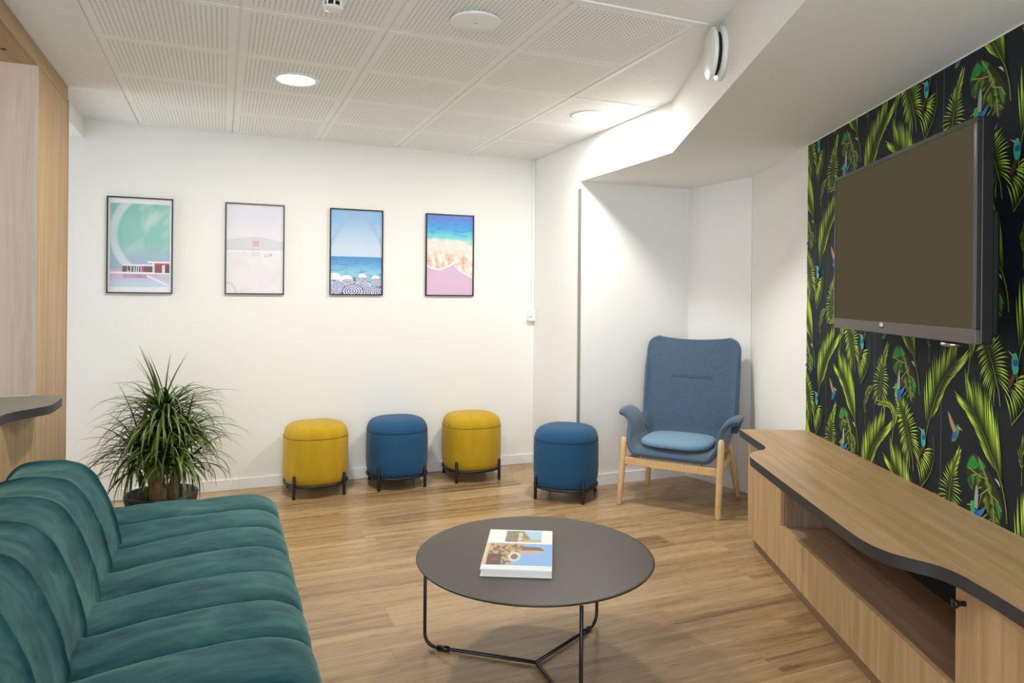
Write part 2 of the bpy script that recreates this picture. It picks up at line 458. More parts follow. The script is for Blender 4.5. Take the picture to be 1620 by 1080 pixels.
def motif(dx, dz, seed):
    global rnd
    rnd = random.Random(seed)
    T = lambda *ps: [(x + dx, z + dz) for x, z in ps]
    # slim upright leaf, lower leaflets arching down
    feather(T((.865, .985), (.872, 1.05), (.893, 1.13), (.928, 1.205)), 26,
            lambda t: (2.1 - 1.7 * min(1, t * 1.6), .075 * (1 - .62 * t) + .01, .75 - t), lambda t: (2.1 - 1.75 * min(1, t * 1.6), .085 * (1 - .7 * t) + .008, .75 - t),
            T((.865, .985), (.861, .93)), wd=.0036, o=.0006)
    # wide feather leaning right
    feather(T((1.251, .90), (1.285, .979), (1.345, 1.09), (1.452, 1.20)), 24,
            lambda t: (.55 + .25 * t, .20 - .085 * t if t < .9 else .10, -.12), lambda t: None if t < .12 else (.8 - .3 * t, .055 + .12 * math.sin(PI * min(1, t * .9)), -.85 + .3 * t),
            T((1.251, .90), (1.238, .84), (1.233, .77)), wd=.0050, o=.0014)
    # wide feather leaning left
    feather(T((1.703, .80), (1.657, .875), (1.58, .985), (1.499, 1.058)), 24,
            lambda t: None if t < .1 else (.62, .06 + .075 * math.sin(PI * min(1, t * .9)), -.5), lambda t: (.45 + .3 * t, .235 - .12 * t, -.06),
            T((1.703, .80), (1.722, .74), (1.73, .68)), wd=.0055, o=.0022)
    # long drooping palm leaf
    feather(T((1.135, .80), (1.112, .86), (1.073, .935), (1.022, 1.008)), 30,
            lambda t: (2.35 - 1.9 * t ** .8, .105 * (1 - .72 * t), .55 - .3 * t), lambda t: (2.2 - 1.9 * t ** .7, .10 * (1 - .5 * t), .7 - .8 * t),
            T((1.135, .80), (1.15, .76), (1.158, .71)), wd=.0042, o=.0030)
    # one sided comb leaf hanging on the right
    feather(T((1.215, .66), (1.275, .725), (1.305, .80), (1.297, .884)), 14,
            lambda t: None if t > .86 else (.75 + .75 * t, .10 * (1 - .35 * t), .55), None, None, wd=.0052, o=.0038, tone=.9)
    # small hooked leaf
    feather(T((.985, .85), (.992, .895), (.955, .943), (.86, .948)), 20,
            lambda t: (.45, .035, -.3), lambda t: (.5, .075 - .045 * t, -.45), T((.985, .85), (.978, .80), (.968, .765)), wd=.0038, o=.0006)
    # dim slender leaf
    feather(T((.727, .875), (.72, .92), (.755, .985), (.808, 1.015)), 14,
            lambda t: (.4, .05 * math.sin(PI * (.15 + .8 * t)), -.2), lambda t: (.4, .045 * math.sin(PI * (.15 + .8 * t)), .2), T((.727, .875), (.726, .82)), wd=.004, o=.0006, tone=.45)
    # broad split leaf
    cx, cz = 1.07 + dx, 1.12 + dz
    out = [(-.098, .03), (-.09, .075), (-.06, .10), (-.015, .095), (.02, .065), (.06, .02), (.095, -.03), (.10, -.07), (.085, -.10), (.06, -.135), (.03, -.09), (.005, -.05), (-.01, -.085), (-.035, -.05), (-.06, -.03), (-.085, 0)]
    blob(cx, cz, out, (52, 50, 22), .0005)
    for a, b, c in (((-.095, .04), (-.06, .095), (-.03, .06)), ((-.09, .0), (-.05, .03), (-.062, -.02)), ((.09, -.05), (.06, -.03), (.085, -.09)), ((-.03, .09), (.01, .07), (-.02, .05))):
        blob(cx, cz, [a, b, c], (46, 140, 58), .0007)
    for a, b, c in (((.0, -.05), (.02, -.03), (.03, -.09)), ((-.085, -.01), (-.07, .02), (-.06, -.03)), ((.035, -.08), (.055, -.06), (.06, -.12)), ((-.04, .02), (-.01, .045), (-.03, -.01)), ((.01, .02), (.045, .01), (.03, -.02))):
        blob(cx, cz, [a, b, c], (98, 112, 38), .0007)
    for q in range(9):
        t0 = q / 8; ax_, az_ = -.02 + .075 * t0, .06 - .15 * t0
        for sg in (-1, 1):
            L_ = .055 + .02 * math.sin(q * 2.1); dx_, dz_ = (-.86, -.25 - .5 * t0) if sg < 0 else (.62, -.5)
            strip([(cx + ax_ + dx_ * L_ * w_, cz + az_ + dz_ * L_ * w_) for w_ in (.25, .6, 1.0)], [.001, .0038, .0006], [s2l((60, 84, 26)), s2l((132, 168, 52)) if q % 2 else s2l((62, 160, 66)), s2l((90, 120, 40))], .0008)
    for q in ([(-.03, .095), (.02, .03), (.05, -.04), (.06, -.125)], [(.02, .03), (-.02, .03), (-.085, .045)], [(.03, .0), (-.01, -.03), (-.03, -.09)], [(.04, -.02), (.075, -.03), (.095, -.06)]):
        strip([(cx + x, cz + z) for x, z in q], [.0022] * len(q), [s2l((150, 165, 90))] * len(q), .0009)
    blob(cx, cz, [(.06, .042), (.078, .038), (.088, .02), (.078, .028)], (205, 225, 190), .0009)
    # perched bird under the split leaf
    bxx, bz = 1.035 + dx, 1.035 + dz
    blob(bxx, bz, [(-.008, .0), (.010, .0), (.014, .055), (.004, .082), (-.006, .045)], (158, 170, 168), .0052)
    blob(bxx, bz, [(-.018, .0), (.014, -.008), (.026, -.045), (.010, -.052), (-.010, -.03)], (44, 84, 190), .0053)
    blob(bxx, bz, [(-.03, .012), (-.012, .02), (-.004, -.012), (-.018, -.03), (-.03, -.008)], (70, 176, 80), .0054)
    blob(bxx, bz, [(.01, -.01), (.05, .01), (.03, -.02)], (52, 120, 190), .0054)
    blob(bxx, bz, [(-.03, .004), (-.052, -.004), (-.03, .0)], (196, 200, 190), .0054)
    # bird standing on the stalk
    bxx, bz = 1.232 + dx, .858 + dz
    blob(bxx, bz, [(-.012, .032), (.004, .04), (.014, .02), (.016, -.018), (-.006, -.03), (-.016, .0)], (64, 182, 150), .0055)
    blob(bxx, bz, [(-.006, .016), (.014, .016), (.012, -.002), (-.008, .0)], (40, 90, 170), .0056)
    blob(bxx, bz, [(-.012, .034), (-.034, .044), (-.012, .029)], (200, 206, 200), .0056)
    blob(bxx, bz, [(-.006, -.026), (.012, -.022), (-.022, -.075), (-.034, -.066)], (92, 60, 40), .0054)
    # hovering humming bird
    bxx, bz = 1.44 + dx, .925 + dz
    blob(bxx, bz, [(-.026, -.035), (.0, -.03), (.024, .014), (.016, .032), (.004, .026), (-.012, -.008)], (70, 150, 80), .0005)
    blob(bxx, bz, [(-.02, -.02), (.004, -.022), (.002, .012), (-.01, .016)], (46, 96, 190), .0006)
    blob(bxx, bz, [(-.014, .0), (.002, .012), (-.03, .055), (-.05, .07), (-.036, .03)], (176, 142, 104), .0007)
    blob(bxx, bz, [(.018, .024), (.044, .016), (.02, .018)], (200, 200, 190), .0007)
for i in range(-4, 8):
    for j in range(-3, 4):
        dz = j * 0.70 + (0.35 if i % 2 else 0.0)
        dx = i * 0.5345
        if dx < -1.95 or dx > 3.8: continue
        motif(dx, dz - (0.0), 100)
V = np.array(V)
me = bpy.data.meshes.new('wallpaper'); me.from_pydata(V.tolist(), [], F)
ca = me.color_attributes.new('print', 'FLOAT_COLOR', 'CORNER')
flat = []
for cs in CC:
    for c in cs: flat.extend((float(min(c[0], 1)), float(min(c[1], 1)), float(min(c[2], 1)), 1.0))
ca.data.foreach_set('color', flat)
for p in me.polygons: p.material_index = 1
bm = bmesh.new(); bm.from_mesh(me)
SW = S1 - 0.02; ZT = 2.40
for co, no in (((0, 0, 0), (-1, 0, 0)), ((SW, 0, 0), (1, 0, 0)), ((0, 0, 0.02), (0, 0, -1)), ((0, 0, ZT), (0, 0, 1))):
    g = bm.verts[:] + bm.edges[:] + bm.faces[:]
    bmesh.ops.bisect_plane(bm, geom=g, plane_co=co, plane_no=no, clear_outer=True)
base = [bm.verts.new(p) for p in ((0, -.0003, 0.02), (SW, -.0003, 0.02), (SW, -.0003, ZT), (0, -.0003, ZT))]
bm.faces.new(base).material_index = 0
bm.to_mesh(me); bm.free()
wpo = link('wallpaper', me, [MPAPER, MLEAF], wt)
wpo['label'] = 'dark navy wallpaper printed with green palm leaves and small birds'
# faint paper joins
bm = bmesh.new()
for s in (0.275, 0.81, 1.345, 1.88): bx(bm, s, s + 0.0015, -0.0012, -0.0003, 0.66, 2.33)
obj('paper_join', bm, mat('grey_paper_join', (92, 98, 104), 0.5), wt)

zs_ = lambda q: 2.296 + (2.345 - 2.296) * (q - sC) / (S1 - sC)
bm = bmesh.new(); tube(bm, [(0.0, -.002, zs_(0.0) - .002), (S1 - .02, -.002, zs_(S1 - .02) - .002)], .0032, 8)
obj('caulk_line', bm, MBASE, wt)

# ------------------------------------------------------------------ ceiling fittings
def downlight(loc, label):
    t_ = thing('ceiling_light', label, 'ceiling light', loc, 0, 'round recessed downlights')
    obj('trim_ring', lathe(bmesh.new(), [(0.098, 0.0), (0.098, -0.006), (0.115, -0.008), (0.122, -0.004), (0.122, 0.0)], 48, cap=False), MPLAST, t_, True)
    obj('diffuser', lathe(bmesh.new(), [(0.0985, -0.001), (0.0985, -0.004), (0.04, -0.0055), (0.002, -0.006)], 48), MLED, t_, True)
    ld = bpy.data.lights.new('downlight_lamp', 'AREA'); ld.shape = 'DISK'; ld.size = 0.19; ld.energy = LAMP_W; ld.color = (1.0, 0.975, 0.93); ld.spread = R(180)
    lo_ = bpy.data.objects.new('lamp', ld); COL.objects.link(lo_); lo_.parent = t_; lo_.location = (0, 0, -0.012)
    return t_
CT = CE - 0.002
downlight((0.36, 3.932, CT), 'lit round ceiling downlight in the perforated tiles above the pictures')
downlight((2.155, 3.932, CT), 'lit round ceiling downlight beside the white bulkhead')
t_ = thing('ceiling_vent', 'flat round white cover with a small centre mark on the ceiling tiles', 'ceiling vent', (0.966, 2.752, CT))
obj('cover', lathe(bmesh.new(), [(0.085, 0.0), (0.085, -0.010), (0.104, -0.010), (0.106, -0.016), (0.100, -0.021), (0.03, -0.022), (0.002, -0.022)], 64), MPLAST, t_, True, 0)
bm = bmesh.new(); bx(bm, -0.007, -0.002, -0.003, 0.003, -0.0228, -0.0215); bx(bm, 0.001, 0.006, -0.003, 0.002, -0.0228, -0.0215)
obj('centre_mark', bm, mat('grey_mark', (120, 120, 118), 0.5), t_)
t_ = thing('smoke_detector', 'white smoke detector cut off at the top edge of the picture', 'detector', (0.392, 2.80, CT))
obj('base', lathe(bmesh.new(), [(0.052, 0.0), (0.052, -0.010), (0.046, -0.014), (0.002, -0.014)], 40), MPLAST, t_, True)
obj('sensor_ring', lathe(bmesh.new(), [(0.030, -0.014), (0.030, -0.034), (0.002, -0.034)], 32), MBLKPL, t_, True)
bm = bmesh.new()
for k in range(8):
    a = 2 * PI * k / 8; bx(bm, 0.036 * math.cos(a) - .003, 0.036 * math.cos(a) + .003, 0.036 * math.sin(a) - .003, 0.036 * math.sin(a) + .003, -0.035, -0.013)
obj('cage', bm, MPLAST, t_)
obj('cap', lathe(bmesh.new(), [(0.040, -0.034), (0.040, -0.038), (0.032, -0.044), (0.002, -0.046)], 40), MPLAST, t_, True)
# round exhaust valve on the bulkhead
vs = B1.xy
vp = Vector((1.945, 2.397, 2.450))
vrot = math.atan2(0.4292, -0.9032)
t_ = thing('exhaust_valve', 'round white exhaust valve standing proud of the bulkhead', 'vent', vp, vrot)
def disc_x(prof, seg=56):
    b = lathe(bmesh.new(), prof, seg); bmesh.ops.rotate(b, verts=b.verts, cent=(0, 0, 0), matrix=Matrix.Rotation(PI / 2, 3, 'Y')); return b
obj('back_ring', disc_x([(0.112, 0.0), (0.112, 0.014), (0.106, 0.020), (0.070, 0.020), (0.05, 0.018)]), MPLAST, t_, True)
obj('dark_throat', disc_x([(0.088, 0.018), (0.088, 0.036)]), MDARK, t_, True)
obj('front_disc', disc_x([(0.100, 0.036), (0.108, 0.040), (0.108, 0.050), (0.100, 0.056), (0.002, 0.058)]), MPLAST, t_, True)
# surface box and cable duct in the wall corner
t_ = thing('socket_box', 'small white surface box with a round knob on the wall corner', 'switch', (2.415, D, 1.248))
obj('housing', box(-0.032, 0.033, -0.052, 0.0, -0.043, 0.043), MPLAST, t_, bevel=0.004)
b = lathe(bmesh.new(), [(0.014, 0.0), (0.014, 0.006), (0.010, 0.013), (0.001, 0.014)], 24)
bmesh.ops.rotate(b, verts=b.verts, cent=(0, 0, 0), matrix=Matrix.Rotation(PI / 2, 3, 'X'))
obj('knob', b, MPLAST, t_, True, loc=(-0.016, -0.052, 0.006))
tag(obj('cable_duct', box(2.424, 2.449, D - 0.016, D, 1.291, CE - 0.003), MPLAST, bevel=0.003), 'thin white cable duct rising to the ceiling in the wall corner', 'cable duct')

# ------------------------------------------------------------------ pictures
def sm(a, b, x): 
    t = np.clip((x - a) / (b - a), 0, 1); return t * t * (3 - 2 * t)
def mixc(c, col, k): return c * (1 - k[..., None]) + np.array(col, float) * k[..., None]
def vnoise(x, y, seed=0):
    rs = np.random.RandomState(seed); g = rs.rand(64, 64)
    xi = np.floor(x).astype(int); yi = np.floor(y).astype(int); fx = x - xi; fy = y - yi
    fx = fx * fx * (3 - 2 * fx); fy = fy * fy * (3 - 2 * fy)
    a = g[yi % 64, xi % 64]; b = g[yi % 64, (xi + 1) % 64]; c = g[(yi + 1) % 64, xi % 64]; d = g[(yi + 1) % 64, (xi + 1) % 64]
    return (a * (1 - fx) + b * fx) * (1 - fy) + (c * (1 - fx) + d * fx) * fy
def fbm(x, y, seed=0): return (vnoise(x, y, seed) * .5 + vnoise(x * 2.1, y * 2.1, seed + 1) * .3 + vnoise(x * 4.3, y * 4.3, seed + 2) * .2)
def rect(u, v, u0, u1, v0, v1): return ((u > u0) & (u < u1) & (v > v0) & (v < v1)).astype(float)
def pic_pool(u, v):
    v = 1 - v                                            # v down
    c = np.zeros(u.shape + (3,)) + np.array([226, 226, 234.])
    ins = rect(u, v, .035, .965, .055, .945)
    sky = np.zeros_like(c) + np.array([128, 190, 176.])
    sky = mixc(sky, (150, 176, 200), sm(.42, .66, v))
    n = fbm(u * 3.0 + 1, v * 4.0 + u * 2, 3)
    sky = mixc(sky, (196, 212, 210), np.clip((n - .46) * 3.0, 0, .75) * (1 - sm(.45, .66, v)))
    arcd = np.abs(np.hypot((u - .78) / .70, (v - .38) / .46) - 1.0)
    sky = mixc(sky, (214, 218, 228), (1 - sm(.05, .13, arcd)) * (u < .42) * .75)
    c = mixc(c, (0, 0, 0), ins * 0); c = np.where(ins[..., None] > 0, sky, c)
    # terrace, pool, lawn
    low = rect(u, v, .035, .965, .755, .945)
    pool = mixc(np.zeros_like(c) + np.array([196, 170, 206.]), (186, 206, 222), sm(.80, .93, v))
    pool = mixc(pool, (150, 100, 150), rect(u, v, .24, .62, .81, .85) * (0.3 + .4 * vnoise(u * 30, v * 4, 5)))
    c = np.where(low[..., None] > 0, pool, c)
    c = mixc(c, (226, 228, 230), rect(u, v, .035, .965, .785, .805))
    c = mixc(c, (178, 208, 176), rect(u, v, .74, .965, .80, .845) * ((v - .80) < (u - .74) * .22))
    c = mixc(c, (224, 220, 230), low * (np.abs((v - .82) - (u - .60) * .30) < .012) * (u > .6))
    # low building
    c = mixc(c, (226, 222, 230), rect(u, v, .22, .72, .700, .722))
    c = mixc(c, (92, 66, 74), rect(u, v, .22, .70, .722, .785))
    for a in (.29, .35, .40, .44, .47, .51): c = mixc(c, (206, 204, 216), rect(u, v, a, a + .014, .722, .785))
    c = mixc(c, (196, 60, 92), rect(u, v, .53, .56, .73, .785)); c = mixc(c, (90, 150, 196), rect(u, v, .42, .44, .75, .785)); c = mixc(c, (206, 196, 90), rect(u, v, .30, .335, .768, .785))
    c = mixc(c, (232, 228, 232), rect(u, v, .62, .965, .668, .686))
    c = mixc(c, (200, 44, 84), rect(u, v, .72, .965, .686, .704))
    c = mixc(c, (128, 62, 78), rect(u, v, .73, .85, .704, .788)); c = mixc(c, (90, 54, 60), rect(u, v, .90, .965, .704, .788))
    c = mixc(c, (222, 218, 226), rect(u, v, .70, .73, .686, .788)); c = mixc(c, (222, 218, 226), rect(u, v, .85, .90, .704, .788))
    ball = 1 - sm(.085, .10, np.hypot(u - .86, (v - 1.0) * 1.5))
    return mixc(c, (232, 234, 236), ball * .8)
def pic_beach(u, v):
    v = 1 - v
    c = np.zeros(u.shape + (3,)) + np.array([214, 214, 228.])
    c = mixc(c, (224, 220, 226), sm(.1, .4, v))
    n = fbm(u * 2, v * 5, 8); c = mixc(c, (226, 224, 224), np.clip((n - .45) * 2.4, 0, .6) * (v < .36))
    hill = (v > .40 - .035 * np.sin(np.clip((u - .05) / .9, 0, 1) * PI)) & (v < .505)
    c = mixc(c, (205, 203, 211), hill * 1.0)
    sand = sm(.53, .56, v); c = mixc(c, (224, 219, 221), sand)
    c = mixc(c, (190, 190, 200), (np.abs(v - (.507 + .012 * u)) < .0055) * .9)
    c = mixc(c, (226, 228, 230), rect(u, v, 0, 1, .515, .535) * .8)
    n = fbm(u * 4, v * 6, 11); c = mixc(c, (216, 210, 214), np.clip((n - .4) * 1.6, 0, .6) * sand)
    # lifeguard tower
    c = mixc(c, (206, 168, 172), rect(u, v, .455, .57, .405, .47))
    for a in (.455, .56): c = mixc(c, (206, 190, 186), rect(u, v, a, a + .012, .47, .585))
    for b in (.50, .54, .57): c = mixc(c, (208, 196, 192), rect(u, v, .455, .57, b, b + .008))
    for (a, b) in ((.30, .535), (.67, .575), (.75, .555), (.78, .555), (.72, .57), (.77, .57)): c = mixc(c, (120, 116, 124), rect(u, v, a, a + .018, b, b + .009))
    # faint bench mark low on the left
    k = np.abs(np.hypot(u - .0, (v - .985) * 1.5) - .16) < .012
    return mixc(c, (190, 190, 192), (k & (v > .84)) * .8)
def pic_umbrella(u, v):
    vd = 1 - v
    c = np.zeros(u.shape + (3,)) + np.array([150, 188, 226.])
    c = mixc(c, (198, 214, 232), sm(.05, .5, vd))
    hump = 1 - np.abs(u - .5) * 1.6 - vd * 1.1
    c = mixc(c, (146, 180, 216), np.exp(-((vd - (.04 + 1.5 * (u - .5) ** 2)) / .05) ** 2) * .55)  # mountain-shaped reflection painted into the printed sky
    c = mixc(c, (128, 178, 226), ((vd < .16) & (np.abs(u - .5) > .28)) * .35)
    sea = vd > .552
    sc_ = mixc(np.zeros_like(c) + np.array([84, 146, 206.]), (140, 200, 224), sm(.56, .76, vd))
    sc_ = mixc(sc_, (66, 124, 190), np.clip((vnoise(u * 10, vd * 90, 4) - .6) * 1.6, 0, .5))
    c = np.where(sea[..., None], sc_, c)
    c = mixc(c, (90, 104, 130), ((vd > .80) & (vnoise(u * 14, vd * 22, 6) > .55)) * .8)
    c = mixc(c, (214, 214, 222), ((vd > .86) & (vnoise(u * 16, vd * 24, 16) > .55)) * .9)
    um = [(.07, .80, .13), (.62, .785, .08), (.30, .825, .13), (.88, .80, .08), (.60, .855, .12), (.90, .86, .12), (.34, .88, .15), (.16, .90, .13), (.62, .905, .15), (.06, .965, .14), (.43, .965, .21), (.82, .985, .20)]
    for k, (cx, cy, r) in enumerate(um):
        ex = (u - cx) / r; ey = (vd - cy) / (r * .40)
        rr = np.hypot(ex, ey); top = (rr < 1) & (vd < cy + r * .26)
        col = np.where((((rr * 9 + .4 * k).astype(int) % 2) == 0)[..., None] & (cy > .84), np.array([70, 80, 150.]), np.array([232, 232, 240.]))
        c = np.where(top[..., None], col, c)
    return c
def pic_pink(u, v):
    vd = 1 - v
    n = fbm(u * 3, vd * 12, 21)
    c = np.zeros(u.shape + (3,)) + np.array([92, 132, 214.])
    c = mixc(c, (70, 158, 222), sm(.05, .15, vd + (n - .5) * .08))
    c = mixc(c, (112, 206, 216), sm(.14, .27, vd + (n - .5) * .08))
    c = mixc(c, (190, 220, 210), sm(.26, .35, vd + (n - .5) * .08))
    c = mixc(c, (60, 120, 200), np.clip((vnoise(u * 8, vd * 60, 2) - .6) * 1.4, 0, .4) * (vd < .26))
    f = sm(.30, .38, vd + (n - .5) * .16)
    m_ = fbm(u * 14, vd * 16 - u * 8, 31)
    foam = mixc(np.zeros_like(c) + np.array([234, 222, 212.]), (216, 170, 148), np.clip((m_ - .42) * 3.2, 0, 1) * sm(.40, .55, vd))
    foam = mixc(foam, (246, 244, 242), np.clip((.42 - m_) * 4, 0, 1))
    c = c * (1 - f[..., None]) + foam * f[..., None]
    ed = .665 + .03 * np.sin(u * 9 - .6) * (u < .6) + np.clip((u - .60), 0, 1) * .30 - .03 * np.exp(-((u - .6) / .06) ** 2) + .01 * (vnoise(u * 20, u * 0, 9) - .5)
    c = mixc(c, (242, 232, 236), sm(-.03, -.012, vd - ed))
    return mixc(c, (216, 182, 208), sm(-.004, .006, vd - ed))
MPRINT = attr_mat('poster_print', 0.55, coat=0.25)
MFR = mat('black_frame_lacquer', (20, 18, 20), 0.35)
PWD, PHT, PZ = 0.404, 0.658, 1.409
for x0, fn, lab in ((-0.722, pic_pool, 'black framed picture of a pool house under a teal sky'),
                    (0.019, pic_beach, 'black framed pale picture of an empty beach with a small pink watch tower'),
                    (0.750, pic_umbrella, 'black framed picture of striped umbrellas by a blue sea'),
                    (1.497, pic_pink, 'black framed picture of surf on pink sand seen from above')):
    t_ = thing('picture_frame', lab, 'picture', (x0, D, PZ), 0, 'pictures in a row on the white wall')
    bm = bmesh.new(); fw = 0.0085
    bx(bm, 0, PWD, -0.022, 0, 0, fw); bx(bm, 0, PWD, -0.022, 0, PHT - fw, PHT); bx(bm, 0, fw, -0.022, 0, fw, PHT - fw); bx(bm, PWD - fw, PWD, -0.022, 0, fw, PHT - fw)
    obj('frame', bm, MFR, t_)
    bm = box(fw, PWD - fw, -0.010, -0.002, fw, PHT - fw); obj('backing', bm, MBLKPL, t_)
    print_mesh('print', fn, PWD - 2 * fw, PHT - 2 * fw, 126, 204, MPRINT, t_, (fw, -0.0125, fw), (1, 0, 0), (0, 0, 1))

# ------------------------------------------------------------------ stools
MYEL = mat('mustard_felt', (196, 160, 30), 0.9, spec=0.2, sheen=0.12)
noise_tint(MYEL, (178, 143, 22), (192, 157, 34), 14.0, 3.0, bump=0.3, stretch=(1, 1, .5), bscale=700.0, lo=.25, hi=.75)
MBLU = mat('blue_felt', (34, 78, 124), 0.9, spec=0.2, sheen=0.12)
noise_tint(MBLU, (28, 70, 106), (42, 90, 128), 320.0, 4.0, bump=0.3, bscale=700.0)
def sq(a, n, k, seg):
    th = 2 * PI * k / seg; c, s = math.cos(th), math.sin(th)
    return a * math.copysign(abs(c) ** (2 / n), c), a * math.copysign(abs(s) ** (2 / n), s)
MSEAM = {'mustard_felt': mat('mustard_seam_shade', (128, 100, 14), .9), 'blue_felt': mat('blue_seam_shade', (18, 44, 70), .9)}  # darker seam tone: shade of the stitched groove put into the colour
def make_stool(m, label):
    t_ = thing('pouf_stool', label, 'stool', (0, 0, 0), 0, 'upholstered stools with black wire feet')
    A, N, SG = 0.224, 2.45, 64
    prof = [(0.55, .082), (.80, .083), (.90, .088), (.955, .105), (.985, .14), (1.0, .20), (1.0, .30), (.995, .38), (.988, .405), (.980, .411), (.984, .417), (.965, .440), (.92, .463), (.84, .482), (.70, .494), (.5, .500), (.25, .503), (.02, .504)]
    bm = bmesh.new(); rings = []
    for s, z in prof: rings.append([bm.verts.new((*sq(A * s, N, k, SG), z)) for k in range(SG)])
    for a, b in zip(rings, rings[1:]):
        for k in range(SG): bm.faces.new((a[k], a[(k + 1) % SG], b[(k + 1) % SG], b[k]))
    bm.faces.new(rings[0]); bm.faces.new(rings[-1])
    obj('cushion', bm, m, t_, True)
    bm = bmesh.new(); tube(bm, [(*sq(A * .988, N, k, SG), .411) for k in range(SG)], 0.0020, 6, closed=True)
    obj('seam', bm, MSEAM[m.name], t_, True)
    bm = bmesh.new(); tube(bm, [(*sq(A * .965, N, k, SG), .086) for k in range(SG)], 0.009, 10, closed=True)
    obj('ring', bm, MBLACK, t_, True)
    for sx_, sy_ in ((-1, -1), (1, -1), (1, 1), (-1, 1)):
        bm = bmesh.new(); q = 0.171
        tube(bm, [(sx_ * q, sy_ * q, z) for z in (0.0, .004, .08, .157, .162)], [.0105, .0116, .0116, .0116, .007], 14)
        obj('leg', bm, MBLACK, t_, True)
    return t_
s1 = make_stool(MYEL, 'mustard yellow stool nearest the potted plant'); s1.location = (0.634, 5.185, 0); s1.rotation_euler = (0, 0, R(1.5))
s2 = make_stool(MBLU, 'blue stool between the two yellow stools'); s2.location = (1.225, 5.185, 0)
dup(s1, (1.815, 5.185, 0), R(-1), 'mustard yellow stool just left of the wall corner, between two blue stools')
dup(s2, (2.275, 4.455, 0), R(-43), 'blue stool standing alone beside the high backed armchair')

# ------------------------------------------------------------------ high backed armchair
MCH = mat('heather_blue_wool', (72, 98, 122), 0.95, spec=0.15, sheen=0.3)
noise_tint(MCH, (52, 72, 93), (90, 111, 131), 520.0, 3.0, bump=0.3, lo=.38, hi=.62)
MCU = mat('light_blue_seat_fabric', (108, 146, 172), 0.95, spec=0.15, sheen=0.3)
noise_tint(MCU, (92, 130, 160), (124, 160, 184), 520.0, 3.0, bump=0.3)
ARZ = R(-51.5)
ch = thing('armchair', 'blue grey high backed armchair with light wood legs in the white niche', 'armchair', (2.967, 4.06, 0), ARZ)
# profile of the shell in (y back, z)
prof = crom([(-.285, .352, 0), (-.25, .372, 0), (-.12, .378, 0), (.04, .372, 0), (.15, .385, 0), (.208, .45, 0), (.232, .56, 0), (.262, .74, 0), (.30, .95, 0), (.325, 1.07, 0), (.335, 1.115, 0)], 72)
NP = len(prof)
lens = [0.0]
for a, b in zip(prof, prof[1:]): lens.append(lens[-1] + (b - a).length)
def smooth(a, b, x):
    t = min(1, max(0, (x - a) / (b - a))); return t * t * (3 - 2 * t)
bm = bmesh.new(); rows = []
NU = 36
for i, p in enumerate(prof):
    a = prof[max(0, i - 1)]; b = prof[min(NP - 1, i + 1)]
    tg = (b - a).normalized(); nrm = Vector((-tg.y, tg.x, 0))          # seat: up, back: forward
    v = lens[i] / lens[-1]
    fl_ = 1 - smooth(.34, .56, v)
    hw = .235 + .020 * smooth(.34, .6, v)
    ARM = ((0, 0), (.045, .015), (.066, .060), (.074, .115), (.086, .178), (.118, .224), (.180, .234))
    BCK = ((0, 0), (.018, .001), (.034, .004), (.050, .009), (.064, .016), (.076, .024), (.086, .033))
    row = []
    for k in range(NU + 1):
        u = -1 + 2 * k / NU; au = abs(u); sg = 1 if u >= 0 else -1
        if au < .5:
            x = au / .5 * hw; h = 0.0
        else:
            q = (au - .5) / .5 * 6; i0 = min(5, int(q)); f = q - i0
            ax = ARM[i0][0] * (1 - f) + ARM[i0 + 1][0] * f; ah = ARM[i0][1] * (1 - f) + ARM[i0 + 1][1] * f
            bx_ = BCK[i0][0] * (1 - f) + BCK[i0 + 1][0] * f; bh = (BCK[i0][1] * (1 - f) + BCK[i0 + 1][1] * f) * (1 - .75 * smooth(.78, 1, v))
            x = hw + ax * fl_ + bx_ * (1 - fl_); h = ah * fl_ + bh * (1 - fl_)
        # rounded top corners of the back, dipped middle
        tt_ = lens[-1] - lens[i]; W_ = hw + .086; RR_ = .085
        xx = x * ((W_ - RR_ + math.sqrt(max(0, RR_ ** 2 - (RR_ - tt_) ** 2))) / W_ if tt_ < RR_ else 1.0)
        nw_ = nrm.lerp(Vector((0, 1, 0)), 1 - smooth(.08, .30, v)).normalized()
        P = Vector((p.x, p.y, 0)) + nw_ * h
        z = P.y; y = P.x
        if au >= .5: y += .15 * (h / .214) * (1 - smooth(.04, .36, v)) * fl_
        if v > .9: z += (.020 * min(1, x / W_) ** 2 - .010) * smooth(.90, 1.0, v)
        if v < .12 and au < .6: z -= .012 * (1 - v / .12)
        row.append(bm.verts.new((sg * xx, y, z)))
    rows.append(row)
for a, b in zip(rows, rows[1:]):
    for k in range(NU): bm.faces.new((a[k], a[k + 1], b[k + 1], b[k]))
sh = obj('shell', bm, MCH, ch, True)
md = sh.modifiers.new('thick', 'SOLIDIFY'); md.thickness = 0.040; md.offset = 0.0; md.use_even_offset = False
md = sh.modifiers.new('sub', 'SUBSURF'); md.levels = 1; md.render_levels = 2
# stitched seam on the back
bm = bmesh.new(); tube(bm, [(x, .246 - .0 * abs(x), .852) for x in np.linspace(-.145, .165, 10)], .0028, 6)
obj('back_seam', bm, MCH, ch, True)
